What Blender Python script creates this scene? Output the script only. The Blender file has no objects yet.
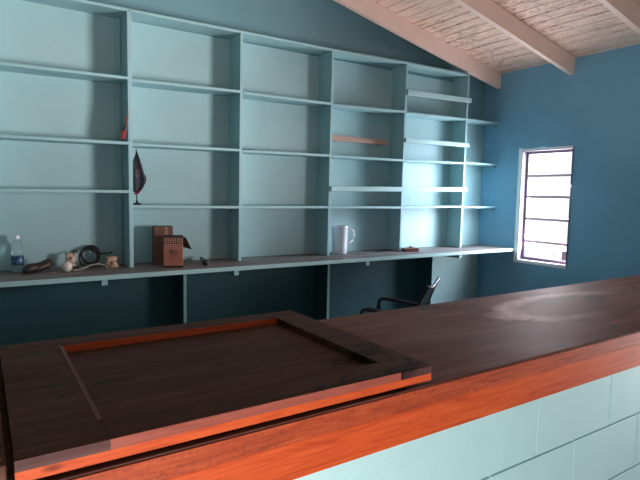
import bpy, bmesh, math, random
from mathutils import Vector, Matrix, noise
random.seed(7)
S = bpy.context.scene
COL = S.collection

# ------------------------------------------------------------------ camera
cd = bpy.data.cameras.new('camera')
cam = bpy.data.objects.new('camera', cd); COL.objects.link(cam); S.camera = cam
cd.sensor_fit = 'HORIZONTAL'; cd.sensor_width = 36.0; cd.lens = 36.0 * 521 / 640
cd.clip_start = 0.02
def _dir(u, v): return Vector((u - 320, -(v - 240), -521.0))
_X = _dir(1117, 208).normalized(); _Y = _dir(-23, 187); _Y = (_Y - _X * _X.dot(_Y)).normalized(); _Z = _X.cross(_Y)
R3 = Matrix((_X, _Y, _Z))          # rows: room axes seen in the camera frame
cam.matrix_world = Matrix.Translation((0, 0, 1.5)) @ R3.to_4x4()

# ------------------------------------------------------------------ world, lights, exposure
w = bpy.data.worlds.new('daylight'); S.world = w; w.use_nodes = True
bg = w.node_tree.nodes['Background']; bg.inputs[0].default_value = (0.93, 0.96, 1.0, 1); bg.inputs[1].default_value = 1.25

def area(name, loc, target, sx, sy, power, col, spread=180):
    l = bpy.data.lights.new(name, 'AREA'); l.shape = 'RECTANGLE'; l.size = sx; l.size_y = sy
    l.energy = power; l.color = col; l.spread = math.radians(spread)
    o = bpy.data.objects.new(name, l); COL.objects.link(o); o.location = loc
    o.rotation_euler = (Vector(target) - Vector(loc)).to_track_quat('-Z', 'Y').to_euler()
    return o
# fill lamps added behind the camera for daylight from an unseen front opening
area('front_fill_right', (2.5, -2.0, 1.1), (1.0, 3.6, 1.8), 1.2, 1.8, 6, (1.0, 0.97, 0.94), 180)
area('front_fill_left', (-0.3, -2.0, 0.55), (0.2, 0.87, 0.80), 1.6, 0.9, 6, (1.0, 0.95, 0.88), 100)
# lamp added by the floor, for sunlight bounced up in front of the bar
area('floor_bounce_fill', (-0.45, -0.50, 0.06), (0.0, 0.87, 0.95), 1.3, 0.8, 80, (1.0, 0.92, 0.86), 150)
# lamp added at an unseen doorway put into the right wall for light
area('unseen_doorway_fill', (4.52, 0.05, 1.05), (-0.1, 3.7, 2.0), 0.8, 1.7, 36, (1.0, 0.98, 0.98), 54)
# daylight through the louvre window: straight in, and sky light slanting down on to the counter corner
area('window_daylight', (4.76, 3.03, 1.42), (2.5, 2.9, 2.1), 0.62, 1.2, 78, (1.0, 0.96, 0.94))
area('window_skylight', (4.78, 2.95, 1.50), (3.8, 3.7, 0.9), 0.7, 1.2, 44, (0.62, 0.84, 1.0), 120)

S.view_settings.view_transform = 'Standard'; S.view_settings.look = 'None'
S.view_settings.gamma = 1; S.view_settings.use_curve_mapping = False
S.view_settings.exposure = 0.0

# ------------------------------------------------------------------ materials
def mat(name, col, rough=0.6, spec=0.5, metal=0.0, trans=0.0, emit=None):
    m = bpy.data.materials.new(name); m.use_nodes = True
    b = m.node_tree.nodes['Principled BSDF']
    b.inputs['Base Color'].default_value = (*col, 1); b.inputs['Roughness'].default_value = rough
    b.inputs['Specular IOR Level'].default_value = spec; b.inputs['Metallic'].default_value = metal
    b.inputs['Transmission Weight'].default_value = trans
    return m
def N(m, t, **kw):
    n = m.node_tree.nodes.new(t)
    for k, v in kw.items(): setattr(n, k, v)
    return n
def L(m, a, b): m.node_tree.links.new(a, b)
def coords(m, scale=(1, 1, 1)):
    tc = N(m, 'ShaderNodeTexCoord'); mp = N(m, 'ShaderNodeMapping'); mp.inputs['Scale'].default_value = scale
    L(m, tc.outputs['Object'], mp.inputs['Vector']); return mp.outputs['Vector']
def noise_tex(m, vec, scale, detail=4, rough=0.55, dist=0.0):
    n = N(m, 'ShaderNodeTexNoise'); n.inputs['Scale'].default_value = scale; n.inputs['Detail'].default_value = detail
    n.inputs['Roughness'].default_value = rough; n.inputs['Distortion'].default_value = dist
    L(m, vec, n.inputs['Vector']); return n.outputs['Fac']
def ramp(m, fac, stops):
    r = N(m, 'ShaderNodeValToRGB'); cr = r.color_ramp
    while len(cr.elements) < len(stops): cr.elements.new(0.5)
    for e, (p, c) in zip(cr.elements, stops): e.position = p; e.color = (*c, 1)
    L(m, fac, r.inputs['Fac']); return r.outputs['Color']
def mix(m, fac, a, b):
    x = N(m, 'ShaderNodeMix', data_type='RGBA')
    if hasattr(fac, 'node'): L(m, fac, x.inputs['Factor'])
    else: x.inputs['Factor'].default_value = fac
    for v, i in ((a, 6), (b, 7)):
        if hasattr(v, 'node'): L(m, v, x.inputs[i])
        else: x.inputs[i].default_value = (*v, 1)
    return x.outputs[2]
def bump(m, fac, strength=0.3, dist=0.01):
    b = N(m, 'ShaderNodeBump'); b.inputs['Strength'].default_value = strength; b.inputs['Distance'].default_value = dist
    L(m, fac, b.inputs['Height']); L(m, b.outputs[0], m.node_tree.nodes['Principled BSDF'].inputs['Normal'])
def base(m, c): L(m, c, m.node_tree.nodes['Principled BSDF'].inputs['Base Color'])
def mul(c, k): return tuple(min(1, x * k) for x in c)

def paint(name, col, rough=0.55, patch=0.10, bs=0.12, scale=2.0, grain=90, spec=0.35, dirt=None):
    m = mat(name, col, rough, spec); v = coords(m)
    n1 = noise_tex(m, v, scale, 5, 0.6, 0.4)
    c = ramp(m, n1, [(0.3, mul(col, 1 - patch)), (0.7, mul(col, 1 + patch))])
    if dirt:
        n2 = noise_tex(m, v, 7, 8, 0.75)
        c = mix(m, ramp(m, n2, [(0.60, (0, 0, 0)), (0.74, (1, 1, 1))]), c, dirt)
    base(m, c); bump(m, noise_tex(m, v, grain, 3), bs, 0.004)
    return m
WALL = paint('teal_wall_paint', (0.19, 0.36, 0.42), 0.5, 0.08, 0.2, 1.6, 70)
WALLR = paint('window_lit_teal_wall', (0.21, 0.44, 0.61), 0.5, 0.06, 0.2, 1.6, 70)  # wall teal made bluer and brighter: window light put into the colour
SHELF = paint('pale_teal_shelf_paint', (0.34, 0.54, 0.57), 0.5, 0.06, 0.10, 2.2, 60)
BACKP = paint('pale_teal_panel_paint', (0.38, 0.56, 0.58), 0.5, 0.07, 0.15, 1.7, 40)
UNDER = paint('under_counter_shade_teal', (0.038, 0.110, 0.127), 0.5, 0.08, 0.12, 2.0, 60)  # teal darkened to carry the shade under the counter
CMU = paint('pale_teal_block_paint', (0.36, 0.57, 0.59), 0.6, 0.06, 0.35, 2.0, 140)
RAFT = paint('warm_lit_white_rafter', (0.90, 0.68, 0.59), 0.5, 0.04, 0.1, 4.0, 60)  # white paint tinted pink for light bounced off the orange wood
FLOORM = paint('worn_concrete', (0.20, 0.18, 0.16), 0.6, 0.2, 0.3, 1.2, 50)
WHITE = mat('white_paint', (0.88, 0.90, 0.93), 0.4)

def planks():
    m = mat('whitewashed_boards', (0.6, 0.5, 0.46), 0.6, 0.3); v = coords(m, (9, 1.2, 9))
    n1 = noise_tex(m, v, 3, 6, 0.7)
    c = ramp(m, n1, [(0.30, (0.55, 0.38, 0.31)), (0.5, (0.92, 0.67, 0.55)), (0.8, (0.95, 0.75, 0.65))])  # pink of the orange bounce light put into the whitewash colour
    v2 = coords(m, (1, 1, 1)); big = noise_tex(m, v2, 0.9, 3, 0.5)
    v3 = coords(m, (5, 1.6, 5)); fine = noise_tex(m, v3, 9, 8, 0.8)
    a = N(m, 'ShaderNodeMath', operation='MULTIPLY')
    L(m, ramp(m, fine, [(0.52, (0, 0, 0)), (0.60, (1, 1, 1))]), a.inputs[0]); L(m, ramp(m, big, [(0.50, (0, 0, 0)), (0.62, (1, 1, 1))]), a.inputs[1])
    c = mix(m, a.outputs[0], c, (0.30, 0.21, 0.18)); base(m, c); bump(m, fine, 0.3, 0.004)
    return m
PLANK = planks()

def dark_wood(name, c0, c1, c2, rough=0.45, dusty=True, swirl=False):
    m = mat(name, c1, rough, 0.15); v = coords(m, (0.6, 7, 7)); g = noise_tex(m, v, 4, 8, 0.65, 0.6)
    c = ramp(m, g, [(0.3, c0), (0.52, c1), (0.75, c2)])
    v2 = coords(m, (1, 1.6, 1)); d = noise_tex(m, v2, 3.2, 7, 0.7, 0.5)
    c = mix(m, ramp(m, d, [(0.36, (1, 1, 1)), (0.41, (0, 0, 0))]), c, mul(c0, 0.35))      # dark stains
    if dusty:
        d2 = noise_tex(m, v2, 1.4, 6, 0.65, 0.2)
        dd = ramp(m, d2, [(0.45, (0, 0, 0)), (0.75, (0.35, 0.35, 0.35))])
        c = mix(m, dd, c, (0.30, 0.22, 0.20))
    if swirl:
        # dry chalky ring rubbed into the counter: part of an ellipse, fading towards its open end
        tc = N(m, 'ShaderNodeTexCoord'); mp = N(m, 'ShaderNodeMapping', vector_type='POINT')
        mp.inputs['Location'].default_value = (-2.10, -1.215, 0)
        L(m, tc.outputs['Object'], mp.inputs['Vector'])
        mp2 = N(m, 'ShaderNodeMapping'); mp2.inputs['Scale'].default_value = (1 / 0.43, 1 / 0.160, 0)
        L(m, mp.outputs[0], mp2.inputs['Vector'])
        nz = N(m, 'ShaderNodeTexNoise'); nz.inputs['Scale'].default_value = 9; nz.inputs['Detail'].default_value = 6; L(m, tc.outputs['Object'], nz.inputs['Vector'])
        ln = N(m, 'ShaderNodeVectorMath', operation='LENGTH'); L(m, mp2.outputs[0], ln.inputs[0])
        sub = N(m, 'ShaderNodeMath', operation='SUBTRACT'); L(m, ln.outputs['Value'], sub.inputs[0]); sub.inputs[1].default_value = 1.0
        jit = N(m, 'ShaderNodeMath', operation='MULTIPLY_ADD'); L(m, nz.outputs['Fac'], jit.inputs[0]); jit.inputs[1].default_value = 0.30; L(m, sub.outputs[0], jit.inputs[2])
        off = N(m, 'ShaderNodeMath', operation='SUBTRACT'); L(m, jit.outputs[0], off.inputs[0]); off.inputs[1].default_value = 0.15
        ab = N(m, 'ShaderNodeMath', operation='ABSOLUTE'); L(m, off.outputs[0], ab.inputs[0])
        ring = ramp(m, ab.outputs[0], [(0.0, (1, 1, 1)), (0.11, (0.7, 0.7, 0.7)), (0.24, (0, 0, 0))])
        sx = N(m, 'ShaderNodeSeparateXYZ'); L(m, mp2.outputs[0], sx.inputs[0])
        ax = N(m, 'ShaderNodeMath', operation='MULTIPLY_ADD'); L(m, sx.outputs['X'], ax.inputs[0]); ax.inputs[1].default_value = -0.65; ax.inputs[2].default_value = 0.55
        fy = N(m, 'ShaderNodeMath', operation='MULTIPLY_ADD'); L(m, sx.outputs['Y'], fy.inputs[0]); fy.inputs[1].default_value = 0.55; L(m, ax.outputs[0], fy.inputs[2]); fy.use_clamp = True
        rag = ramp(m, noise_tex(m, coords(m, (4, 14, 4)), 5, 6, 0.7), [(0.32, (0.25, 0.25, 0.25)), (0.62, (1, 1, 1))])
        k = N(m, 'ShaderNodeMath', operation='MULTIPLY'); L(m, ring, k.inputs[0]); L(m, fy.outputs[0], k.inputs[1])
        k2 = N(m, 'ShaderNodeMath', operation='MULTIPLY'); L(m, k.outputs[0], k2.inputs[0]); L(m, rag, k2.inputs[1])
        c = mix(m, k2.outputs[0], c, (0.85, 0.70, 0.74))
    base(m, c); bump(m, g, 0.25, 0.003)
    b = m.node_tree.nodes['Principled BSDF']
    rr = N(m, 'ShaderNodeMapRange'); L(m, d, rr.inputs[0]); rr.inputs[3].default_value = rough - 0.08; rr.inputs[4].default_value = rough + 0.15
    L(m, rr.outputs[0], b.inputs['Roughness'])
    return m
TOPW = dark_wood('weathered_dark_counter_wood', (0.080, 0.024, 0.016), (0.15, 0.052, 0.037), (0.25, 0.10, 0.08), 0.55, True, True)
FLAPW = dark_wood('weathered_dark_board_wood', (0.040, 0.014, 0.008), (0.075, 0.031, 0.019), (0.12, 0.055, 0.036), 0.62, False)
ENDW = dark_wood('dark_end_grain', (0.035, 0.015, 0.014), (0.075, 0.032, 0.030), (0.12, 0.06, 0.055), 0.6, False)
def red_wood(name, c0, c1, c2, rough=0.42):
    m = mat(name, c1, rough, 0.2); v = coords(m, (1.3, 16, 16)); g = noise_tex(m, v, 4.0, 8, 0.68, 1.4)
    c = ramp(m, g, [(0.28, c0), (0.5, c1), (0.78, c2)])
    vo = N(m, 'ShaderNodeTexVoronoi'); vo.inputs['Scale'].default_value = 3.1; L(m, coords(m, (1, 1.5, 2.6)), vo.inputs['Vector'])
    c = mix(m, ramp(m, vo.outputs['Distance'], [(0.03, (1, 1, 1)), (0.07, (0, 0, 0))]), c, mul(c0, 0.4))
    base(m, c); bump(m, g, 0.15, 0.002); return m
ORANGE = red_wood('varnished_orange_board', (0.26, 0.032, 0.009), (0.42, 0.062, 0.014), (0.52, 0.10, 0.025), 0.6)
ROUGHO = red_wood('rough_orange_slab_edge', (0.16, 0.024, 0.009), (0.30, 0.050, 0.017), (0.42, 0.09, 0.032), 0.6)
_g = noise_tex(ROUGHO, coords(ROUGHO, (6, 6, 6)), 22, 6, 0.8); _b = ROUGHO.node_tree.nodes['Principled BSDF']; _src = _b.inputs['Base Color'].links[0].from_socket
base(ROUGHO, mix(ROUGHO, ramp(ROUGHO, _g, [(0.50, (0, 0, 0)), (0.66, (0.7, 0.7, 0.7))]), _src, (0.12, 0.022, 0.012)))
PINKW = red_wood('worn_pinkish_rail', (0.13, 0.032, 0.022), (0.22, 0.055, 0.038), (0.30, 0.09, 0.065), 0.6)

BLACK = mat('black_plastic', (0.012, 0.012, 0.015), 0.35)
RUBBER = mat('black_cable', (0.012, 0.014, 0.016), 0.5)
CTOP = dark_wood('dusty_back_counter_wood', (0.13, 0.12, 0.115), (0.22, 0.205, 0.20), (0.32, 0.30, 0.29), 0.5, True)

# ------------------------------------------------------------------ mesh helpers
def tag(o, label=None, cat=None, group=None, kind=None):
    if label: o['label'] = label
    if cat: o['category'] = cat
    if group: o['group'] = group
    if kind: o['kind'] = kind
    return o
def empty(name, loc=(0, 0, 0), rz=0, **k):
    o = bpy.data.objects.new(name, None); COL.objects.link(o); o.location = loc; o.rotation_euler = (0, 0, rz)
    o.empty_display_size = 0.05
    return tag(o, **k)
def hexa(bm, p, mi=0):
    """p: 8 points, bottom 4 then top 4, same winding"""
    v = [bm.verts.new(q) for q in p]
    for f in ((3, 2, 1, 0), (4, 5, 6, 7), (0, 1, 5, 4), (1, 2, 6, 5), (2, 3, 7, 6), (3, 0, 4, 7)):
        bm.faces.new([v[i] for i in f]).material_index = mi
def box(bm, x0, x1, y0, y1, z0, z1, mi=0):
    hexa(bm, [(x0, y0, z0), (x1, y0, z0), (x1, y1, z0), (x0, y1, z0), (x0, y0, z1), (x1, y0, z1), (x1, y1, z1), (x0, y1, z1)], mi)
def slat(bm, x0, z0, x1, z1, y0, y1, t, mi=0):
    """a board running in x whose top goes from z0 to z1"""
    hexa(bm, [(x0, y0, z0 - t), (x1, y0, z1 - t), (x1, y1, z1 - t), (x0, y1, z0 - t), (x0, y0, z0), (x1, y0, z1), (x1, y1, z1), (x0, y1, z0)], mi)
def tube(bm, pts, r, seg=8, closed=False, mi=0):
    pts = [Vector(p) for p in pts]; rings = []; n = len(pts); up = Vector((0, 0, 1))
    for i, p in enumerate(pts):
        if closed: t = pts[(i + 1) % n] - pts[i - 1]
        else: t = pts[min(i + 1, n - 1)] - pts[max(i - 1, 0)]
        t.normalize(); a = t.cross(up)
        if a.length < 0.05: a = t.cross(Vector((1, 0, 0)))
        a.normalize(); b = a.cross(t); rr = r[i] if isinstance(r, (list, tuple)) else r
        rings.append([bm.verts.new(p + (a * math.cos(2 * math.pi * k / seg) + b * math.sin(2 * math.pi * k / seg)) * rr) for k in range(seg)])
    m = n if closed else n - 1
    for i in range(m):
        A, B = rings[i], rings[(i + 1) % n]
        for k in range(seg): bm.faces.new((A[k], A[(k + 1) % seg], B[(k + 1) % seg], B[k])).material_index = mi
    if not closed:
        bm.faces.new(rings[0][::-1]); bm.faces.new(rings[-1])
def lathe(bm, prof, seg=24, c=(0, 0, 0), cap=True, mi=0, sq=None):
    rings = []
    for r, z in prof:
        rings.append([bm.verts.new((c[0] + r * math.cos(2 * math.pi * k / seg) * (sq or 1), c[1] + r * math.sin(2 * math.pi * k / seg), c[2] + z)) for k in range(seg)])
    for A, B in zip(rings, rings[1:]):
        for k in range(seg): bm.faces.new((A[k], A[(k + 1) % seg], B[(k + 1) % seg], B[k])).material_index = mi
    if cap: bm.faces.new(rings[0][::-1]); bm.faces.new(rings[-1])
def link(name, bm, mats, parent=None, bevel=0, smooth=False, sub=0, **k):
    bmesh.ops.recalc_face_normals(bm, faces=bm.faces)
    me = bpy.data.meshes.new(name); bm.to_mesh(me); bm.free()
    for m in (mats if isinstance(mats, (list, tuple)) else [mats]): me.materials.append(m)
    if smooth:
        for p in me.polygons: p.use_smooth = True
    o = bpy.data.objects.new(name, me); COL.objects.link(o)
    if parent: o.parent = parent
    if bevel:
        b = o.modifiers.new('bevel', 'BEVEL'); b.width = bevel; b.segments = 2; b.limit_method = 'ANGLE'; b.angle_limit = math.radians(40)
    if sub:
        s = o.modifiers.new('sub', 'SUBSURF'); s.levels = sub; s.render_levels = sub
    return tag(o, **k)
def B(): return bmesh.new()
def bx(name, m, x0, x1, y0, y1, z0, z1, parent=None, bevel=0.002, **k):
    b = B(); box(b, x0, x1, y0, y1, z0, z1); return link(name, b, m, parent, bevel, **k)
def struct(name, bm, m, parent=None, bevel=0): 
    return link(name, bm, m, parent, bevel, kind=None if parent else 'structure')

# ------------------------------------------------------------------ the room
XR, XL, YB, YN = 4.57, -2.6, 3.80, -2.2
SL = 0.217
def cz(x): return 2.765 + SL * (XR - x)
b = B(); box(b, XL - 3, XR + 3, YN - 4, YB + 1, -0.06, 0); struct('floor', b, FLOORM)
T = 0.16
def wall_piece(b, x0, x1, y0, y1, z0, zt=None):
    zl, zr = (zt, zt) if zt else (cz(x0) + 0.015, cz(x1) + 0.015)
    hexa(b, [(x0, y0, z0), (x1, y0, z0), (x1, y1, z0), (x0, y1, z0), (x0, y0, zl), (x1, y0, zr), (x1, y1, zr), (x0, y1, zl)])
b = B(); wall_piece(b, XL - T, XR + T, YB + 0.0005, YB + T, 0); struct('wall_back', b, WALL)
b = B()   # right wall: louvre window and an unseen doorway added to bring in daylight
WY0, WY1, WZ0, WZ1 = 2.765, 3.292, 0.868, 1.955
DY0, DY1, DZ = -0.42, 0.50, 2.1
def rw(y0, y1, z0, z1=None):
    zt = z1 if z1 else 2.78
    box(b, XR, XR + T, y0, y1, z0, zt)
rw(WY1, YB, 0); rw(WY0, WY1, 0, WZ0); rw(WY0, WY1, WZ1); rw(DY1, WY0, 0); rw(DY0, DY1, DZ); rw(YN, DY0, 0)
struct('wall_right', b, WALLR)
b = B(); wall_piece(b, XL - T, XL, YN, YB, 0, cz(XL)); struct('wall_left', b, WALL)
b = B()   # near wall with a wide opening, unseen and added to bring in daylight
wall_piece(b, XL - T, -1.3, YN - T, YN, 0); wall_piece(b, 0.9, XR + T, YN - T, YN, 0); wall_piece(b, -1.3, 0.9, YN - T, YN, 2.2)
struct('wall_near', b, WALL)
# board ceiling: one plank after another up the slope, running front to back
b = B(); x = XR + T; s = 0.108
while x > XL - T:
    x0, x1 = x - s + 0.009, x; j = random.uniform(-.001, .001)
    slat(b, x0, cz(x0) + 0.018 + j, x1, cz(x1) + 0.018 + j, YN - T, YB + T, 0.018); x -= s
slat(b, XL - T, cz(XL - T) + 0.030, XR + T, cz(XR + T) + 0.030, YN - T, YB + T, 0.011)
struct('ceiling', b, PLANK, bevel=0.003)
i = 1
for y in (3.60, 2.80, 2.00, 1.20, 0.40, -0.40, -1.20):
    b = B(); t = 0.150; x0 = XL
    slat(b, x0, cz(x0) - 0.001, XR, cz(XR) - 0.001, y, y + 0.045, t); struct('trim_%d' % i, b, RAFT, bevel=0.004); i += 1

# louvre window
b = B()
for y0, y1, z0, z1 in ((WY1, WY1 + 0.042, WZ0 - 0.03, WZ1 + 0.03), (WY0 - 0.004, WY1, WZ1, WZ1 + 0.022), (WY0 - 0.004, WY1, WZ0 - 0.03, WZ0)):
    box(b, XR - 0.012, XR, y0, y1, z0, z1)
win = struct('window_1', b, WHITE, bevel=0.002)
ALU = mat('lilac_grey_aluminium', (0.55, 0.42, 0.47), 0.4, 0.5)
b = B(); fx0, fx1 = XR + 0.055, XR + 0.095; e = 0.03
box(b, fx0, fx1, WY1 - e, WY1, WZ0, WZ1); box(b, fx0, fx1, WY0, WY0 + e, WZ0, WZ1); box(b, fx0, fx1, WY0 + e, WY1 - e, WZ1 - e, WZ1); box(b, fx0, fx1, WY0 + e, WY1 - e, WZ0, WZ0 + e)
for q in ((WY1 - 0.004, WY1 - 0.0005, WZ0 + 0.0005, WZ1 - 0.0005), (WY0 + 0.0005, WY0 + 0.004, WZ0 + 0.0005, WZ1 - 0.0005), (WY0 + 0.004, WY1 - 0.004, WZ1 - 0.004, WZ1 - 0.0005), (WY0 + 0.004, WY1 - 0.004, WZ0 + 0.0005, WZ0 + 0.004)):
    box(b, XR - 0.011, fx0, *q)
link('window_frame', b, mat('lilac_grey_lining', (0.22, 0.18, 0.23), 0.6, 0.3), win, 0.001)
GL = mat('hazy_louvre_glass', (0.97, 0.97, 1.0), 0.25, 0.4)
_t = N(GL, 'ShaderNodeBsdfTransparent'); _t.inputs[0].default_value = (0.97, 0.96, 1.0, 1)
_m = N(GL, 'ShaderNodeMixShader'); _m.inputs[0].default_value = 0.08
L(GL, _t.outputs[0], _m.inputs[1]); L(GL, GL.node_tree.nodes['Principled BSDF'].outputs[0], _m.inputs[2]); L(GL, _m.outputs[0], GL.node_tree.nodes['Material Output'].inputs['Surface'])
bars = (1.71, 1.505, 1.285, 1.06)
edges = (WZ1 - e,) + bars + (WZ0 + e,)
for k in range(5):
    zt, zb = edges[k], edges[k + 1]
    b = B(); hexa(b, [(fx1 - 0.004, WY0 + e, zb), (fx1 + 0.001, WY0 + e, zb), (fx1 + 0.001, WY1 - e, zb), (fx1 - 0.004, WY1 - e, zb),
                      (fx0 + 0.006, WY0 + e, zt), (fx0 + 0.011, WY0 + e, zt), (fx0 + 0.011, WY1 - e, zt), (fx0 + 0.006, WY1 - e, zt)])
    link('louvre_pane', b, GL, win)
for z in bars: bx('louvre_rail', ALU, fx0 + 0.002, fx0 + 0.02, WY0 + e, WY1 - e, z - 0.014, z + 0.014, win, 0.002)
b = B(); box(b, fx0 - 0.022, fx0, WY0 + 0.03, WY0 + 0.075, WZ0 + 0.04, WZ0 + 0.13)
tube(b, [(fx0 - 0.02, WY0 + 0.07, WZ0 + 0.07), (fx0 - 0.035, WY0 + 0.11, WZ0 + 0.055), (fx0 - 0.04, WY0 + 0.15, WZ0 + 0.10)], 0.006)
link('crank_handle', b, ALU, win, 0.001)

# ------------------------------------------------------------------ bar: block wall, slab top, orange front board
b = B(); BY = 0.876
box(b, XL, XR, BY + 0.006, BY + 0.19, 0, 0.995)
row = 0; z = 0.738
zs = [(0.741, 0.995), (0.541, 0.735), (0.341, 0.535), (0.141, 0.335), (0.0, 0.135)]
for r, (z0, z1) in enumerate(zs):
    x = (1.350 if r % 2 == 0 else 1.55) - 0.4 * 10.0
    while x < XR:
        a, c = max(x + 0.003, XL), min(x + 0.397, XR)
        if r == 0 and -1.6 < a < 1.2:
            if a < -1.2: box(b, a, 1.347, BY, BY + 0.02, z0, z1)     # joints painted flush here
        elif c > a + 0.01: box(b, a, c, BY, BY + 0.02, z0, z1)
        x += 0.4
struct('wall_bar', b, CMU, bevel=0.0035)
bar = empty('bar_counter', (1.0, 1.18, 1.0), label='long dark weathered wooden bar top with an orange front board on a teal block wall', cat='bar counter')
def child(o, p):  # keep world place under an offset parent
    o.parent = p; o.location = o.location - p.location; return o
b = B(); box(b, XL, XR, 0.8535, 1.512, 1.008, 1.055)
o = link('bar_top', b, TOPW, None, 0.004); child(o, bar)
o = bx('slab_edge', ROUGHO, XL, XR, 0.8505, 0.8535, 1.0075, 1.051, None, 0.001, label='rough orange front edge of the bar top'); child(o, bar)
o = bx('front_board', ORANGE, XL, XR, 0.852, 0.8755, 0.930, 1.0075, None, 0.002, label='smooth orange varnished board'); child(o, bar)

# counter flap: framed board lying on the bar
FX0, FX1, FY0, FY1, FT = 0.032, 0.885, 0.858, 1.520, 1.100
flap = empty('counter_flap', (FX0, FY0, 1.055), label='framed dark wooden board with a recessed middle lying on the bar top', cat='counter flap')
def fb(name, m, x0, x1, y0, y1, z0, z1, bv=0.0015, **k):
    o = bx(name, m, x0, x1, y0, y1, z0, z1, None, bv, **k); return child(o, flap)
TL = FT - 0.019
b = B(); box(b, FX0, FX1, FY0, FY1, TL - 0.017, TL); o = link('base_panel', b, [FLAPW], None, 0.001); child(o, flap)
fb('base_panel_edge', ORANGE, FX0, FX1, FY0 - 0.002, FY0, TL - 0.017, TL, 0.0, label='bright orange lower front edge')
fb('stile', FLAPW, FX0, 0.166, FY0, FY1, TL, FT); fb('stile', FLAPW, 0.789, FX1, FY0, FY1, TL, FT)
fb('stile_end', ENDW, FX0, 0.166, FY0 - 0.002, FY0, TL, FT - 0.001, 0.0, label='purplish brown end grain')
fb('stile_end', ENDW, 0.789, FX1, FY0 - 0.002, FY0, TL, FT - 0.001, 0.0, label='dark end grain at the right corner')
fb('worn_strip', mat('worn_brown_wood', (0.15, 0.085, 0.066), 0.7, 0.2), 0.1605, 0.1690, 0.940, 1.446, TL, FT + 0.0008, 0.0006, label='pale worn strip along the recess')
fb('rail', FLAPW, 0.166, 0.789, FY0, 0.938, TL, FT)
fb('rail_edge', PINKW, 0.166, 0.789, FY0 - 0.002, FY0, TL, FT - 0.001, 0.0, label='worn pinkish front edge')
fb('rail', FLAPW, 0.166, 0.789, 1.448, FY1, TL, FT)
fb('rail_edge', ORANGE, 0.166, 0.789, 1.445, 1.448, TL, FT - 0.001, 0.0, label='orange inner edge facing the recess')
for x in (0.10, 0.46, 0.80): fb('batten', FLAPW, x, x + 0.05, FY0 + 0.03, FY1 - 0.02, 1.055, TL - 0.017, 0.001)
b = B(); box(b, -0.85, 0.022, 0.853, 1.520, 1.055, FT - 0.002)
bp = link('bar_plank', b, FLAPW, None, 0.003, label='dark plank at the left end of the bar, beside the framed board', cat='plank')
b = B(); lathe(b, [(0.0045, 0), (0.0045, 0.0015), (0.003, 0.003)], 12, (0.012, 0.872, FT - 0.002))
link('screw', b, mat('rusty_screw', (0.35, 0.14, 0.10), 0.4, metal=0.6), bp)

# ------------------------------------------------------------------ wall shelving
F, K = 3.60, YB     # front plane, back plane
def lean(x, z): return x - (0.004 + 0.0035 * (x - 0.858)) * (2.25 - z)
unit = empty('wall_shelving', (0, F, 0.98), label='tall pale teal built-in shelving with open bays on the back wall', cat='shelving')
def uc(o): return child(o, unit)
DV = (-0.76, 0.035, 0.8575, 1.651, 2.462, 3.271, 4.085)
TOPZ = {0: 2.66, 1: 2.663, 2: 2.664, 3: 2.669, 4: 2.672, 5: 2.690}
for i, x in enumerate(DV):
    hw = 0.0135 if i == 2 else 0.011
    b = B(); z0, z1 = 0.98, 2.655 + (0.03 if i == 6 else 0.0) + (0.012 if i == 5 else 0)
    a0, a1 = lean(x, z0), x
    hexa(b, [(a0 - hw, F, z0), (a0 + hw, F, z0), (a0 + hw, K, z0), (a0 - hw, K, z0), (a1 - hw, F, z1), (a1 + hw, F, z1), (a1 + hw, K, z1), (a1 - hw, K, z1)])
    uc(link('divider', b, SHELF, None, 0.0015))
ROWS = {  # bay: (row A z0,z1), (row B), (row C)
    0: ((2.22, 2.222), (1.81, 1.81), (1.49, 1.49)),
    1: ((2.222, 2.235), (1.808, 1.815), (1.493, 1.497)),
    2: ((2.226, 2.244), (1.810, 1.817), (1.399, 1.394)),
    3: ((2.238, 2.243), (1.814, 1.822), (1.394, 1.395)),
    4: ((2.236, 2.258), (1.819, 1.823), (1.395, 1.393)),
    5: ((2.250, 2.265), (1.824, 1.834), (1.396, 1.402)),
}
for i in range(6):
    xa, xb = DV[i], DV[i + 1]
    ha = 0.0135 if i == 2 else 0.011; hb = 0.0135 if i == 1 else 0.011
    b = B(); slat(b, xa - 0.011, TOPZ[i], xb + (0.012 if i == 5 else -0.0112), TOPZ[min(i + 1, 5)] if i < 5 else 2.695, F, K, 0.018)
    uc(link('top_board', b, SHELF, None, 0.0015))
    for (za, zb) in ROWS[i]:
        b = B(); slat(b, lean(xa, za) + ha, za, lean(xb, zb) - hb, zb, F + 0.0005, K - 0.012, 0.019)
        uc(link('shelf', b, SHELF, None, 0.0015))
    # plywood back
    b = B(); hexa(b, [(lean(xa, 1) + ha, K - 0.012, 0.98), (lean(xb, 1) - hb, K - 0.012, 0.98), (lean(xb, 1) - hb, K, 0.98), (lean(xa, 1) + ha, K, 0.98),
                      (xa + ha, K - 0.012, 2.645), (xb - hb, K - 0.012, 2.645), (xb - hb, K, 2.645), (xa + ha, K, 2.645)])
    uc(link('back_panel', b, BACKP, None, 0))
uc(bx('batten', SHELF, 0.800, 0.832, K - 0.024, K - 0.012, 0.985, 2.20, None, 0.002))
uc(bx('batten', SHELF, 0.806, 0.840, K - 0.024, K - 0.012, 2.24, 2.644, None, 0.002))
RAILM = paint('light_teal_rail_paint', (0.40, 0.60, 0.61), 0.45, 0.05, 0.08)
for x0, z0, x1, z1, h in ((3.270, 2.443, 4.112, 2.462, 0.045), (3.262, 2.015, 4.108, 2.022, 0.040), (2.455, 1.560, 4.106, 1.586, 0.042)):
    b = B(); slat(b, x0, z0, x1, z1, F - 0.022, F - 0.0005, h); uc(link('front_rail', b, RAILM, None, 0.002))

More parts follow.
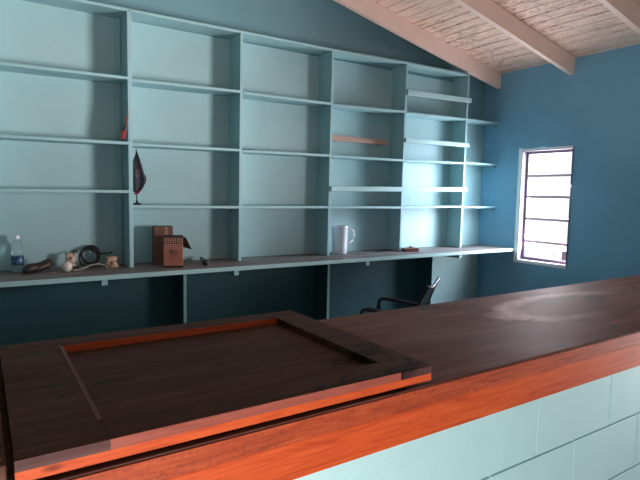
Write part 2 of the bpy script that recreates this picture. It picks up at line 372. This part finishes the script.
uc(bx('side_back_panel', BACKP, 4.100, XR - 0.002, K - 0.010, K, 0.98, 2.262, None, 0))
SMALL = [('topmost', 2.268), ('middle', 1.840), ('lowest', 1.397)]
for nm, z in SMALL:
    b = B(); xs = lean(4.085, z) + 0.0115
    v = [(xs, F + 0.001), (XR - 0.002, F - 0.004), (XR - 0.002, K - 0.002), (xs, K - 0.002)]
    hexa(b, [(p[0], p[1], z - 0.019) for p in v] + [(p[0], p[1], z) for p in v])
    sh = link('corner_shelf', b, SHELF, None, 0.0015, label='%s of the three narrow teal shelves in the corner left of the window' % nm, cat='shelf')
    b = B(); box(b, XR - 0.03, XR - 0.002, F + 0.02, K - 0.01, z - 0.045, z - 0.019); link('cleat', b, WALL, sh, 0.002)

# ------------------------------------------------------------------ back counter under the shelving
CF, CZ = 3.345, 0.978
bc = empty('back_counter', (0, CF, 0), label='long teal counter with a dusty wooden top running under the wall shelving', cat='counter')
def cc(o): return child(o, bc)
b = B(); box(b, -0.9, XR - 0.001, CF + 0.0005, K - 0.001, CZ - 0.024, CZ); cc(link('counter_top', b, CTOP, None, 0.001, label='dusty grey-brown wooden top'))
cc(bx('front_edge', RAILM, -0.9, XR - 0.001, CF - 0.012, CF, CZ - 0.028, CZ + 0.001, None, 0.0015, label='pale teal front edge strip'))
for x in (-0.02, 1.212, 2.447, 3.668):
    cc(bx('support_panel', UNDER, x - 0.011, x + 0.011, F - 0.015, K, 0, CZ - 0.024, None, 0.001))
    cc(bx('panel_edge', SHELF, x - 0.011, x + 0.011, F - 0.019, F - 0.015, 0, CZ - 0.024, None, 0.0005, label='pale front edge of the support panel'))
for a, c in ((-0.9, -0.031), (-0.009, 1.201), (1.223, 2.436), (2.458, 3.657)):
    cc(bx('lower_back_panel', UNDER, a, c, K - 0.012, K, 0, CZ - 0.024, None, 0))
cc(bx('lower_back_panel', BACKP, 3.679, XR - 0.002, K - 0.012, K, 0, CZ - 0.024, None, 0, label='panel under the counter end, coloured pale for window light on the wall'))  # pale sheet added over the wall where window light falls
for x in (0.63, 1.50, 2.67, 3.78):
    cc(bx('cleat', SHELF, x - 0.018, x + 0.018, CF - 0.004, F + 0.1, CZ - 0.062, CZ - 0.029, None, 0.0015))
cc(bx('wall_cleat', SHELF, 4.18, XR - 0.02, K - 0.03, K, CZ, CZ + 0.03, None, 0.002)) if False else None

# ------------------------------------------------------------------ things on the counter and shelves
Z = CZ + 0.0005
# water bottle
PET = mat('clear_plastic', (0.90, 0.97, 0.98), 0.08, 0.5, trans=1.0); PET.node_tree.nodes['Principled BSDF'].inputs['IOR'].default_value = 1.28
t = empty('water_bottle', (0.195, 3.725, Z), label='clear plastic water bottle with a blue label and white cap on the back counter', cat='bottle')
b = B(); lathe(b, [(0.028, 0), (0.034, 0.006), (0.034, 0.03), (0.032, 0.035), (0.034, 0.04), (0.034, 0.10), (0.0325, 0.105), (0.034, 0.11), (0.033, 0.135), (0.028, 0.165), (0.018, 0.192), (0.0125, 0.205), (0.0125, 0.215)], 28)
link('bottle_body', b, PET, t, smooth=True)
b = B(); lathe(b, [(0.0348, 0.045), (0.0348, 0.098)], 28, cap=False)
LBL = mat('blue_label', (0.015, 0.06, 0.16), 0.4); vv = coords(LBL, (30, 30, 60)); ln = noise_tex(LBL, vv, 1.6, 3)
base(LBL, mix(LBL, ramp(LBL, ln, [(0.57, (0, 0, 0)), (0.62, (1, 1, 1))]), (0.012, 0.05, 0.14), (0.30, 0.45, 0.55)))
link('bottle_label', b, LBL, t, smooth=True, label='dark blue paper label')
b = B(); lathe(b, [(0.0150, 0.205), (0.0155, 0.210), (0.0155, 0.224), (0.013, 0.228)], 24); link('cap', b, WHITE, t, smooth=False, label='white screw cap')

# brown shoe
LEA = mat('dark_brown_leather', (0.035, 0.022, 0.018), 0.5); LEA2 = mat('scuffed_brown_leather', (0.10, 0.065, 0.05), 0.6)
t = empty('shoe', (0.295, 3.63, Z), math.radians(25), label='dark brown crumpled shoe lying beside the water bottle', cat='shoe')
b = B(); secs = [(-0.088, 0.012, 0.024, 0.0), (-0.078, 0.030, 0.052, 0), (-0.045, 0.038, 0.066, 0), (-0.01, 0.034, 0.060, 0), (0.03, 0.034, 0.062, .006), (0.06, 0.036, 0.066, .014), (0.085, 0.028, 0.056, .026), (0.095, 0.012, 0.036, .036)]
rings = []
for x_, wy, h, lo in secs:
    rings.append([b.verts.new((x_, wy * math.cos(a), lo + h * (0.5 + 0.5 * math.sin(a)))) for a in [2 * math.pi * k / 14 for k in range(14)]])
for A_, B_ in zip(rings, rings[1:]):
    for k in range(14): b.faces.new((A_[k], A_[(k + 1) % 14], B_[(k + 1) % 14], B_[k]))
b.faces.new(rings[0][::-1]); b.faces.new(rings[-1])
link('upper', b, LEA, t, smooth=True, sub=1)
b = B(); tube(b, [(-0.03, -0.034, 0.02), (0.0, -0.036, 0.034), (0.04, -0.040, 0.044), (0.08, -0.040, 0.050)], [0.008, 0.013, 0.013, 0.006], 8)
link('side_panel', b, LEA2, t, smooth=True, label='lighter scuffed patch')

# round plug and loose cables
CREAM = mat('cream_plastic', (0.72, 0.62, 0.55), 0.4)
t = empty('round_lamp_socket', (0.452, 3.575, Z), label='round cream fitting with a pale cable on the back counter', cat='lamp socket')
b = B(); bmesh.ops.create_uvsphere(b, u_segments=20, v_segments=12, radius=0.034, matrix=Matrix.Translation((0, 0, 0.034))); link('round_cover', b, CREAM, t, smooth=True)
b = B(); tube(b, [(0.018, 0.01, 0.020), (0.05, 0.02, 0.006), (0.10, 0.03, 0.012), (0.15, 0.045, 0.030), (0.20, 0.06, 0.034), (0.235, 0.06, 0.020), (0.255, 0.045, 0.005)], 0.0045, 8)
link('cable', b, mat('grey_cable', (0.38, 0.33, 0.30), 0.5), t, smooth=True)
b = B(); tube(b, [(0.40, 3.56, Z + .004), (0.34, 3.545, Z + .004), (0.27, 3.54, Z + .004), (0.20, 3.55, Z + .004)], 0.0032, 6)
link('thin_wire', b, mat('brown_wire', (0.18, 0.12, 0.10), 0.5), None, smooth=True, label='thin brown wire lying in front of the shoe', cat='wire')
b = B(); bmesh.ops.create_cube(b, size=1, matrix=Matrix.Translation((0.548, 3.66, Z + 0.012)) @ Matrix.Rotation(0.3, 4, 'Z') @ Matrix.Diagonal((0.05, 0.03, 0.024, 1)))
link('terminal_block', b, mat('dark_green_plastic', (0.02, 0.07, 0.035), 0.5), None, 0.004, label='small dark green block behind the pale cable', cat='connector')
# black cable coil leaning on the back
t = empty('cable_coil', (0.606, 3.735, Z), label='coil of black cable standing against the back panel', cat='cable')
b = B()
for cx, cz_, r, ty in ((0.0, 0.064, 0.056, 0.0), (0.002, 0.066, 0.059, 0.006), (-0.003, 0.063, 0.056, -0.006), (0.018, 0.086, 0.057, 0.012), (0.010, 0.079, 0.056, -0.010)):
    tube(b, [(cx + r * math.cos(a), ty + 0.012 * math.sin(a), cz_ + r * math.sin(a)) for a in [2 * math.pi * k / 40 for k in range(40)]], 0.0055, 8, closed=True)
link('loops', b, RUBBER, t, smooth=True)
b = B(); tube(b, [(-0.06, 0, 0.10), (-0.085, -0.005, 0.115), (-0.10, -0.01, 0.10)], 0.0055, 8); link('loose_end', b, RUBBER, t, smooth=True)
b = B(); tube(b, [(0.06, 0, 0.08), (0.09, -0.005, 0.09), (0.13, -0.01, 0.088), (0.150, -0.012, 0.10)], 0.0055, 8); link('loose_end', b, RUBBER, t, smooth=True)
def packet(name, x, y, wx, wz, label, c1, c2, seed, z0=0.0, rz=0.0):
    m = mat(name + '_print', c1, 0.45); vv = coords(m, (1, 1, 1)); nn = noise_tex(m, vv, 38, 3)
    base(m, ramp(m, nn, [(0.38, (0.05, 0.03, 0.03)), (0.46, c1), (0.60, c2)]))
    b = B(); bmesh.ops.create_grid(b, x_segments=6, y_segments=6, size=0.5)
    fr = [f for f in b.faces]
    ex = bmesh.ops.extrude_face_region(b, geom=fr)
    for v in [g for g in ex['geom'] if isinstance(g, bmesh.types.BMVert)]: v.co.z += 1
    for v in b.verts:
        edge = min(1, 2.6 * (0.5 - max(abs(v.co.x), abs(v.co.y))) + 0.12); z_ = (v.co.z - 0.5) * 0.035 * edge
        v.co = Vector((v.co.x * wx, z_ + random.uniform(-.001, .001), (v.co.y + 0.5) * wz))
    o = link(name, b, m, None, smooth=True, label=label, cat='packet'); o.location = (x, y, Z + z0); o.rotation_euler = (math.radians(-8), 0, rz)
packet('parts_packet', 0.492, 3.69, 0.062, 0.105, 'small cream and red packet left of the black cable coil', (0.55, 0.36, 0.26), (0.70, 0.55, 0.42), 1)
packet('parts_packet', 0.742, 3.665, 0.085, 0.075, 'small cream and red packet right of the black cable coil', (0.55, 0.30, 0.20), (0.68, 0.52, 0.38), 2)

# cardboard boxes
KRA = mat('brown_cardboard', (0.16, 0.075, 0.05), 0.75)
t = empty('cardboard_box', (1.086, 3.665, Z), math.radians(-8), label='plain brown cardboard box behind the checkered box', cat='box')
b = B(); box(b, -0.07, 0.058, -0.05, 0.05, 0, 0.272); link('carton', b, KRA, t, 0.002)
bx('tape', mat('tan_tape', (0.34, 0.17, 0.11), 0.5), 0.003, 0.0035 + 0.018, -0.0508, -0.050, 0.10, 0.271, t, 0)
def orange_card():
    m = mat('orange_printed_card', (0.5, 0.19, 0.13), 0.6)
    tc = N(m, 'ShaderNodeTexCoord'); sp = N(m, 'ShaderNodeSeparateXYZ'); L(m, tc.outputs['Object'], sp.inputs[0])
    # diagonal checker band near the top of the face
    rot = N(m, 'ShaderNodeMapping'); rot.inputs['Rotation'].default_value = (0, math.radians(45), 0); rot.inputs['Location'].default_value = (0.003, 0.31, 0.001)
    L(m, tc.outputs['Object'], rot.inputs['Vector'])
    ck = N(m, 'ShaderNodeTexChecker'); ck.inputs['Scale'].default_value = 92
    fl = N(m, 'ShaderNodeVectorMath', operation='MULTIPLY'); L(m, rot.outputs[0], fl.inputs[0]); fl.inputs[1].default_value = (1, 0, 1)
    ad = N(m, 'ShaderNodeVectorMath', operation='ADD'); L(m, fl.outputs[0], ad.inputs[0]); ad.inputs[1].default_value = (0.0, 0.004, 0.0)
    L(m, ad.outputs[0], ck.inputs['Vector']); ck.inputs['Color1'].default_value = (0.02, 0.012, 0.012, 1); ck.inputs['Color2'].default_value = (0.55, 0.26, 0.18, 1)
    gt = N(m, 'ShaderNodeMath', operation='GREATER_THAN'); L(m, sp.outputs['Z'], gt.inputs[0]); gt.inputs[1].default_value = 0.155
    nn = noise_tex(m, coords(m), 25, 4)
    c = ramp(m, nn, [(0.3, (0.38, 0.125, 0.085)), (0.7, (0.48, 0.18, 0.125))])
    base(m, mix(m, gt.outputs[0], c, ck.outputs['Color'])); return m
OC = orange_card(); BLKC = mat('dark_card', (0.02, 0.014, 0.014), 0.6)
t = empty('checkered_box', (1.105, 3.50, Z), math.radians(-20), label='orange box with a checkered top band and an open black flap on the back counter', cat='box')
b = B(); box(b, -0.062, 0.062, -0.03, 0.04, 0.012, 0.205); link('carton', b, OC, t, 0.001)
b = B(); box(b, -0.0635, 0.0635, -0.0315, 0.0415, 0, 0.014); link('base', b, BLKC, t, 0.001, label='black bottom edge')
b = B(); box(b, -0.0640, -0.0622, -0.0298, 0.0398, 0.012, 0.205); link('side_face', b, mat('dark_red_card', (0.10, 0.03, 0.025), 0.6), t, 0, label='dark red side')
b = B(); hexa(b, [(0.064, 0.020, 0.135), (0.120, -0.010, 0.122), (0.121, -0.008, 0.122), (0.065, 0.022, 0.135), (0.058, 0.020, 0.207), (0.080, 0.008, 0.205), (0.081, 0.010, 0.205), (0.059, 0.022, 0.207)])
hexa(b, [(-0.062, -0.028, 0.205), (0.063, -0.028, 0.205), (0.063, 0.04, 0.205), (-0.062, 0.04, 0.205), (-0.062, -0.028, 0.207), (0.063, -0.028, 0.207), (0.063, 0.04, 0.217), (-0.062, 0.04, 0.217)])
link('flap', b, BLKC, t, 0, label='open black flap')
b = B()
for k, (z_, segs) in enumerate(((0.118, ((-0.028, -0.004), (0.002, 0.012))), (0.102, ((-0.024, 0.002), (0.008, 0.034))), (0.086, ((-0.026, -0.006), (-0.001, 0.028))), (0.066, ((-0.03, 0.0),)))):
    for a, c in segs:
        x_ = a
        while x_ < c: box(b, x_, x_ + 0.0035, -0.0309, -0.0300, z_, z_ + (0.010 if k == 1 else 0.006)); x_ += 0.0055
link('printed_text', b, BLKC, t, 0, label='rows of small dark lettering')

# torch
t = empty('torch', (1.355, 3.60, Z + 0.0212), math.radians(-60), label='slim black torch lying to the right of the checkered box', cat='torch')
t.rotation_euler = (0, math.radians(90), math.radians(76)); t.scale = (1.15, 1.15, 1.15)
b = B(); lathe(b, [(0.012, -0.13), (0.016, -0.125), (0.017, -0.06), (0.014, -0.05), (0.014, 0.03), (0.011, 0.05), (0.011, 0.11), (0.009, 0.115)], 18); link('body', b, mat('black_anodised', (0.015, 0.012, 0.014), 0.4), t, smooth=True)
b = B(); lathe(b, [(0.0172, -0.118), (0.0182, -0.112), (0.0182, -0.09), (0.0172, -0.085)], 18); link('ring', b, mat('dull_plum_plastic', (0.05, 0.02, 0.025), 0.5), t, smooth=True)

# pitcher
WP = mat('milky_white_plastic', (0.72, 0.74, 0.80), 0.35); 
WP.node_tree.nodes['Principled BSDF'].inputs['Subsurface Weight'].default_value = 0.5; WP.node_tree.nodes['Principled BSDF'].inputs['Subsurface Radius'].default_value = (0.06, 0.06, 0.06)
t = empty('pitcher', (2.628, 3.69, Z), label='white plastic pitcher with a loop handle on the back counter', cat='pitcher')
b = B(); lathe(b, [(0.0, 0.004), (0.050, 0.004), (0.054, 0.0), (0.057, 0.006), (0.059, 0.08), (0.063, 0.235), (0.066, 0.242), (0.063, 0.245), (0.060, 0.238), (0.054, 0.015), (0.0, 0.012)], 32, cap=False)
for v in b.verts:   # pouring lip on the left
    if v.co.z > 0.2 and v.co.x < -0.05: v.co.x -= 0.016 * (v.co.z - 0.2) / 0.045 * max(0, 1 - abs(v.co.y) / 0.035)
bmesh.ops.remove_doubles(b, verts=b.verts, dist=0.0002)
link('jug_body', b, WP, t, smooth=True)
b = B(); tube(b, [(0.058, -0.01, 0.205), (0.090, -0.014, 0.215), (0.118, -0.017, 0.195), (0.122, -0.018, 0.155), (0.114, -0.017, 0.115), (0.084, -0.014, 0.092), (0.056, -0.01, 0.092)], 0.0085, 10)
link('handle', b, WP, t, smooth=True); t.scale = (1.12, 1.12, 1.0)
b = B(); tube(b, [(0.0635 * math.cos(a), 0.0635 * math.sin(a), 0.222) for a in [2 * math.pi * k / 32 for k in range(32)]], 0.0022, 6, closed=True); link('rim_band', b, WP, t, smooth=True)

# folded wallet
t = empty('wallet', (3.345, 3.57, Z), math.radians(-14), label='dark red folded wallet with papers on the back counter', cat='wallet')
RED = mat('dark_red_leather', (0.22, 0.045, 0.03), 0.5)
bx('cover', RED, -0.075, 0.075, -0.05, 0.05, 0, 0.012, t, 0.003); bx('papers', mat('brown_paper', (0.12, 0.05, 0.04), 0.6), -0.068, 0.066, -0.046, 0.046, 0.012, 0.022, t, 0.001)
b = B(); hexa(b, [(-0.075, -0.05, 0.022), (0.075, -0.05, 0.022), (0.075, 0.05, 0.022), (-0.075, 0.05, 0.022), (-0.073, -0.05, 0.030), (0.06, -0.05, 0.034), (0.06, 0.05, 0.036), (-0.073, 0.05, 0.030)]); link('cover', b, RED, t, 0.003)
b = B(); tube(b, [(-0.02, -0.03, 0.040), (0.0, 0.0, 0.048), (0.03, 0.02, 0.040)], 0.006, 8); link('strap', b, BLACK, t, smooth=True)

# little table flags
def cloth(prof, folds, mi_fn=None):
    """prof: rows (z, x_left, x_right); hanging folds push along y"""
    b = B(); rows = []
    n = 10
    for z_, xl, xr in prof:
        r = []
        for k in range(n + 1):
            u = k / n; x_ = xl + (xr - xl) * u; y_ = folds * math.sin(u * 9.0 + z_ * 14) * (0.3 + u)
            r.append((x_, y_, z_))
        rows.append(r)
    th = 0.0022
    F_ = [[b.verts.new((p[0], p[1] - th / 2, p[2])) for p in r] for r in rows]; G_ = [[b.verts.new((p[0], p[1] + th / 2, p[2])) for p in r] for r in rows]
    nr = len(rows)
    for i in range(nr - 1):
        for k in range(n):
            m_ = mi_fn(i / (nr - 1), k / n) if mi_fn else 0
            b.faces.new((F_[i][k], F_[i][k + 1], F_[i + 1][k + 1], F_[i + 1][k])).material_index = m_
            b.faces.new((G_[i][k], G_[i + 1][k], G_[i + 1][k + 1], G_[i][k + 1])).material_index = m_
        b.faces.new((F_[i][0], F_[i + 1][0], G_[i + 1][0], G_[i][0])); b.faces.new((F_[i][n], G_[i][n], G_[i + 1][n], F_[i + 1][n]))
    for k in range(n):
        b.faces.new((F_[0][k], G_[0][k], G_[0][k + 1], F_[0][k + 1])); b.faces.new((F_[-1][k], F_[-1][k + 1], G_[-1][k + 1], G_[-1][k]))
    return b
NAVY = mat('black_navy_cloth', (0.014, 0.013, 0.024), 0.7); CRIM = mat('crimson_fringe', (0.26, 0.02, 0.03), 0.7); REDC = mat('red_cloth', (0.36, 0.03, 0.022), 0.7); PALE = mat('pale_cloth', (0.55, 0.45, 0.42), 0.7)
z0 = 1.3995
t = empty('table_flag', (0.905, 3.655, z0), label='black table flag with a crimson fringe on a small stand in the second bay', cat='flag')
b = B(); lathe(b, [(0.030, 0), (0.031, 0.006), (0.024, 0.011), (0.008, 0.014), (0.006, 0.03)], 20); link('stand', b, BLACK, t, smooth=True)
b = B(); tube(b, [(0, 0, 0.02), (0, 0, 0.2), (0, 0, 0.362)], 0.003, 8); link('staff', b, mat('dark_brown_staff', (0.05, 0.03, 0.025), 0.5), t, smooth=True)
b = B(); lathe(b, [(0.001, 0.378), (0.004, 0.370), (0.004, 0.362), (0.003, 0.358)], 10); link('finial', b, BLACK, t, smooth=True)
prof = [(0.362, -0.003, 0.006), (0.34, -0.006, 0.014), (0.31, -0.018, 0.026), (0.27, -0.028, 0.036), (0.22, -0.032, 0.048), (0.18, -0.032, 0.058), (0.15, -0.027, 0.050), (0.12, -0.026, 0.036), (0.10, -0.024, 0.022), (0.085, -0.022, 0.006)]
fl = link('flag_cloth', cloth(prof, 0.006), NAVY, t, smooth=True)
pf2 = [(0.205, 0.050, 0.056), (0.178, 0.056, 0.064), (0.152, 0.046, 0.058), (0.122, 0.030, 0.044), (0.100, 0.012, 0.030), (0.078, -0.018, 0.014), (0.070, -0.020, 0.000)]
link('fringe', cloth(pf2, 0.005), CRIM, t, smooth=True, label='crimson fringe')
b = B()
for (dx, dz, r) in ((0.006, 0.232, 0.009), (0.010, 0.212, 0.011), (0.003, 0.196, 0.008)):
    for k in range(6):
        a = k * math.pi / 3; box(b, dx + r * math.cos(a) - .002, dx + r * math.cos(a) + .002, -0.0100, -0.0085, dz + r * math.sin(a) - .002, dz + r * math.sin(a) + .002)
link('emblem', b, mat('faded_pink_thread', (0.32, 0.16, 0.16), 0.7), t, label='faded pink emblem')
z0 = 1.8155
t = empty('table_flag', (0.818, 3.622, z0), label='small red table flag beside the divider between the first two bays', cat='flag')
b = B(); lathe(b, [(0.020, 0), (0.021, 0.005), (0.006, 0.010)], 18); link('stand', b, BLACK, t, smooth=True)
b = B(); tube(b, [(0, 0, 0.008), (0.007, -0.01, 0.1), (0.026, -0.030, 0.200)], 0.0028, 8); link('staff', b, mat('pale_staff', (0.4, 0.3, 0.26), 0.5), t, smooth=True)
prof = [(0.185, 0.005, 0.011), (0.15, 0.000, 0.012), (0.11, -0.006, 0.012), (0.07, -0.014, 0.012), (0.04, -0.019, 0.012), (0.018, -0.024, 0.010)]
fb2 = cloth([(z_, a, c) for z_, a, c in prof], 0.003, lambda i, k: (2 if .15 < i < .6 and k > .6 else (1 if .3 < i < .55 else 0)))
for v in fb2.verts: v.co.y -= 0.012 + 0.09 * max(0, v.co.z - 0.05); v.co.x += 0.10 * max(0, v.co.z - 0.03)
link('flag_cloth', fb2, [REDC, NAVY, PALE], t, smooth=True)

# bundle of slim wooden sticks wedged in the fourth bay on two nails
STK = mat('pale_pinkish_wood', (0.62, 0.38, 0.30), 0.6)
b0 = (2.575, 3.752, 1.955); L_ = 0.61
for k, (dy, sh, lab) in enumerate(((0.0, 0.0, 'lowest'), (-0.004, -0.006, 'middle'), (0.003, 0.006, 'topmost'))):
    b = B(); box(b, -0.105, L_ + sh, -0.012, 0.012, 0, 0.0145)
    o = link('wooden_stick', b, STK, None, 0.003, label='%s of the three pale sticks bundled across the fourth shelf bay' % lab, cat='stick', group='bundle of pale wooden sticks')
    o.location = (b0[0], b0[1] + dy, b0[2] + k * 0.0165); o.rotation_euler = (0, math.radians(0.25 * k), 0)
for x in (2.60, 3.10):
    b = B(); tube(b, [(x, 3.789, 1.947), (x, 3.735, 1.947)], 0.003, 8); tube(b, [(x, 3.735, 1.947), (x, 3.733, 1.947)], 0.006, 8)
    uc(link('nail', b, ALU, None))

# crumbs of dark debris on the shelf of the third bay
b = B()
for k in range(26):
    x_ = 1.69 + random.random() * 0.16; r = random.uniform(0.003, 0.007)
    bmesh.ops.create_icosphere(b, subdivisions=1, radius=r, matrix=Matrix.Translation((x_, 3.63 + random.random() * 0.05, 1.8185 + r * 0.35)) @ Matrix.Diagonal((1.6, 1, 0.6, 1)))
link('shelf_debris', b, mat('dark_debris', (0.03, 0.025, 0.022), 0.8), None, label='dark crumbs of debris on the middle shelf of the third bay', cat='debris', kind='stuff')

# ------------------------------------------------------------------ black plastic armchair behind the bar
CH = mat('black_chair_plastic', (0.014, 0.015, 0.02), 0.28)
ch = empty('plastic_armchair', (2.775, 3.06, 0), math.radians(-56), label='black slatted plastic armchair behind the bar, turned towards the back counter', cat='chair')
HW = 0.235
b = B(); n = 8; g = [[b.verts.new((-0.22 + 0.42 * i / n, -HW + 0.03 + (2 * HW - 0.06) * j / n, 0.425 - 0.018 * math.sin(math.pi * i / n) - 0.014 * math.sin(math.pi * j / n))) for j in range(n + 1)] for i in range(n + 1)]
for i in range(n):
    for j in range(n): b.faces.new((g[i][j], g[i + 1][j], g[i + 1][j + 1], g[i][j + 1]))
o = link('seat', b, CH, ch, smooth=True); s = o.modifiers.new('solid', 'SOLIDIFY'); s.thickness = 0.012
def strip(path, wdt, thk):
    """flat ribbon along a path of (point, width-direction)"""
    b = B(); rr = []
    for i, (p, wd) in enumerate(path):
        p = Vector(p); wd = Vector(wd).normalized(); q = Vector(path[min(i + 1, len(path) - 1)][0]) - Vector(path[max(i - 1, 0)][0]); nn = wd.cross(q).normalized()
        w_ = wdt[i] if isinstance(wdt, (list, tuple)) else wdt
        rr.append([b.verts.new(p + wd * s1 * w_ / 2 + nn * s2 * thk / 2) for s1, s2 in ((-1, -1), (1, -1), (1, 1), (-1, 1))])
    for A_, B_ in zip(rr, rr[1:]):
        for k in range(4): b.faces.new((A_[k], A_[(k + 1) % 4], B_[(k + 1) % 4], B_[k]))
    b.faces.new(rr[0][::-1]); b.faces.new(rr[-1]); return b
for s_ in (-1, 1):
    y_ = s_ * HW; w0 = (0, 1, 0)
    link('armrest', strip([((-0.232, y_, 0.57), w0), ((-0.228, y_, 0.605), w0), ((-0.205, y_, 0.620), w0), ((-0.12, y_, 0.616), w0), ((0.04, y_, 0.602), w0), ((0.165, y_, 0.592), w0)], [0.05, 0.055, 0.06, 0.06, 0.06, 0.045], 0.022), CH, ch, 0.004)
    link('leg', strip([((-0.27, y_, 0.0), w0), ((-0.25, y_, 0.3), w0), ((-0.232, y_, 0.57), w0)], [0.045, 0.045, 0.045], 0.032), CH, ch, 0.005)
    link('leg', strip([((0.255, y_, 0.0), w0), ((0.20, y_, 0.25), w0), ((0.15, y_, 0.43), w0)], [0.04, 0.045, 0.045], 0.035), CH, ch, 0.005)
    link('side_rail', strip([((-0.25, y_ * 0.97, 0.40), (0, 0, 1)), ((0.155, y_ * 0.97, 0.40), (0, 0, 1))], 0.05, 0.014), CH, ch, 0.003)
    link('back_post', strip([((0.13, y_, 0.40), w0), ((0.17, y_ * 0.98, 0.60), w0), ((0.22, y_ * 0.95, 0.74), w0), ((0.268, y_ * 0.88, 0.835), w0)], [0.05, 0.065, 0.065, 0.035], 0.026), CH, ch, 0.005)
link('back_top_rail', strip([((0.262, -HW * 0.88, 0.825), (0.6, 0, 1)), ((0.250, -HW * 0.4, 0.79), (0.6, 0, 1)), ((0.246, 0, 0.78), (0.6, 0, 1)), ((0.250, HW * 0.4, 0.79), (0.6, 0, 1)), ((0.262, HW * 0.88, 0.825), (0.6, 0, 1))], 0.045, 0.018), CH, ch, 0.005)
for k in range(5):
    y_ = -0.14 + 0.07 * k
    link('back_slat', strip([((0.14, y_, 0.42), (0, 1, 0)), ((0.165, y_, 0.58), (0, 1, 0)), ((0.205, y_, 0.69), (0, 1, 0)), ((0.243, y_, 0.78), (0, 1, 0))], 0.052, 0.012), CH, ch, 0.003)
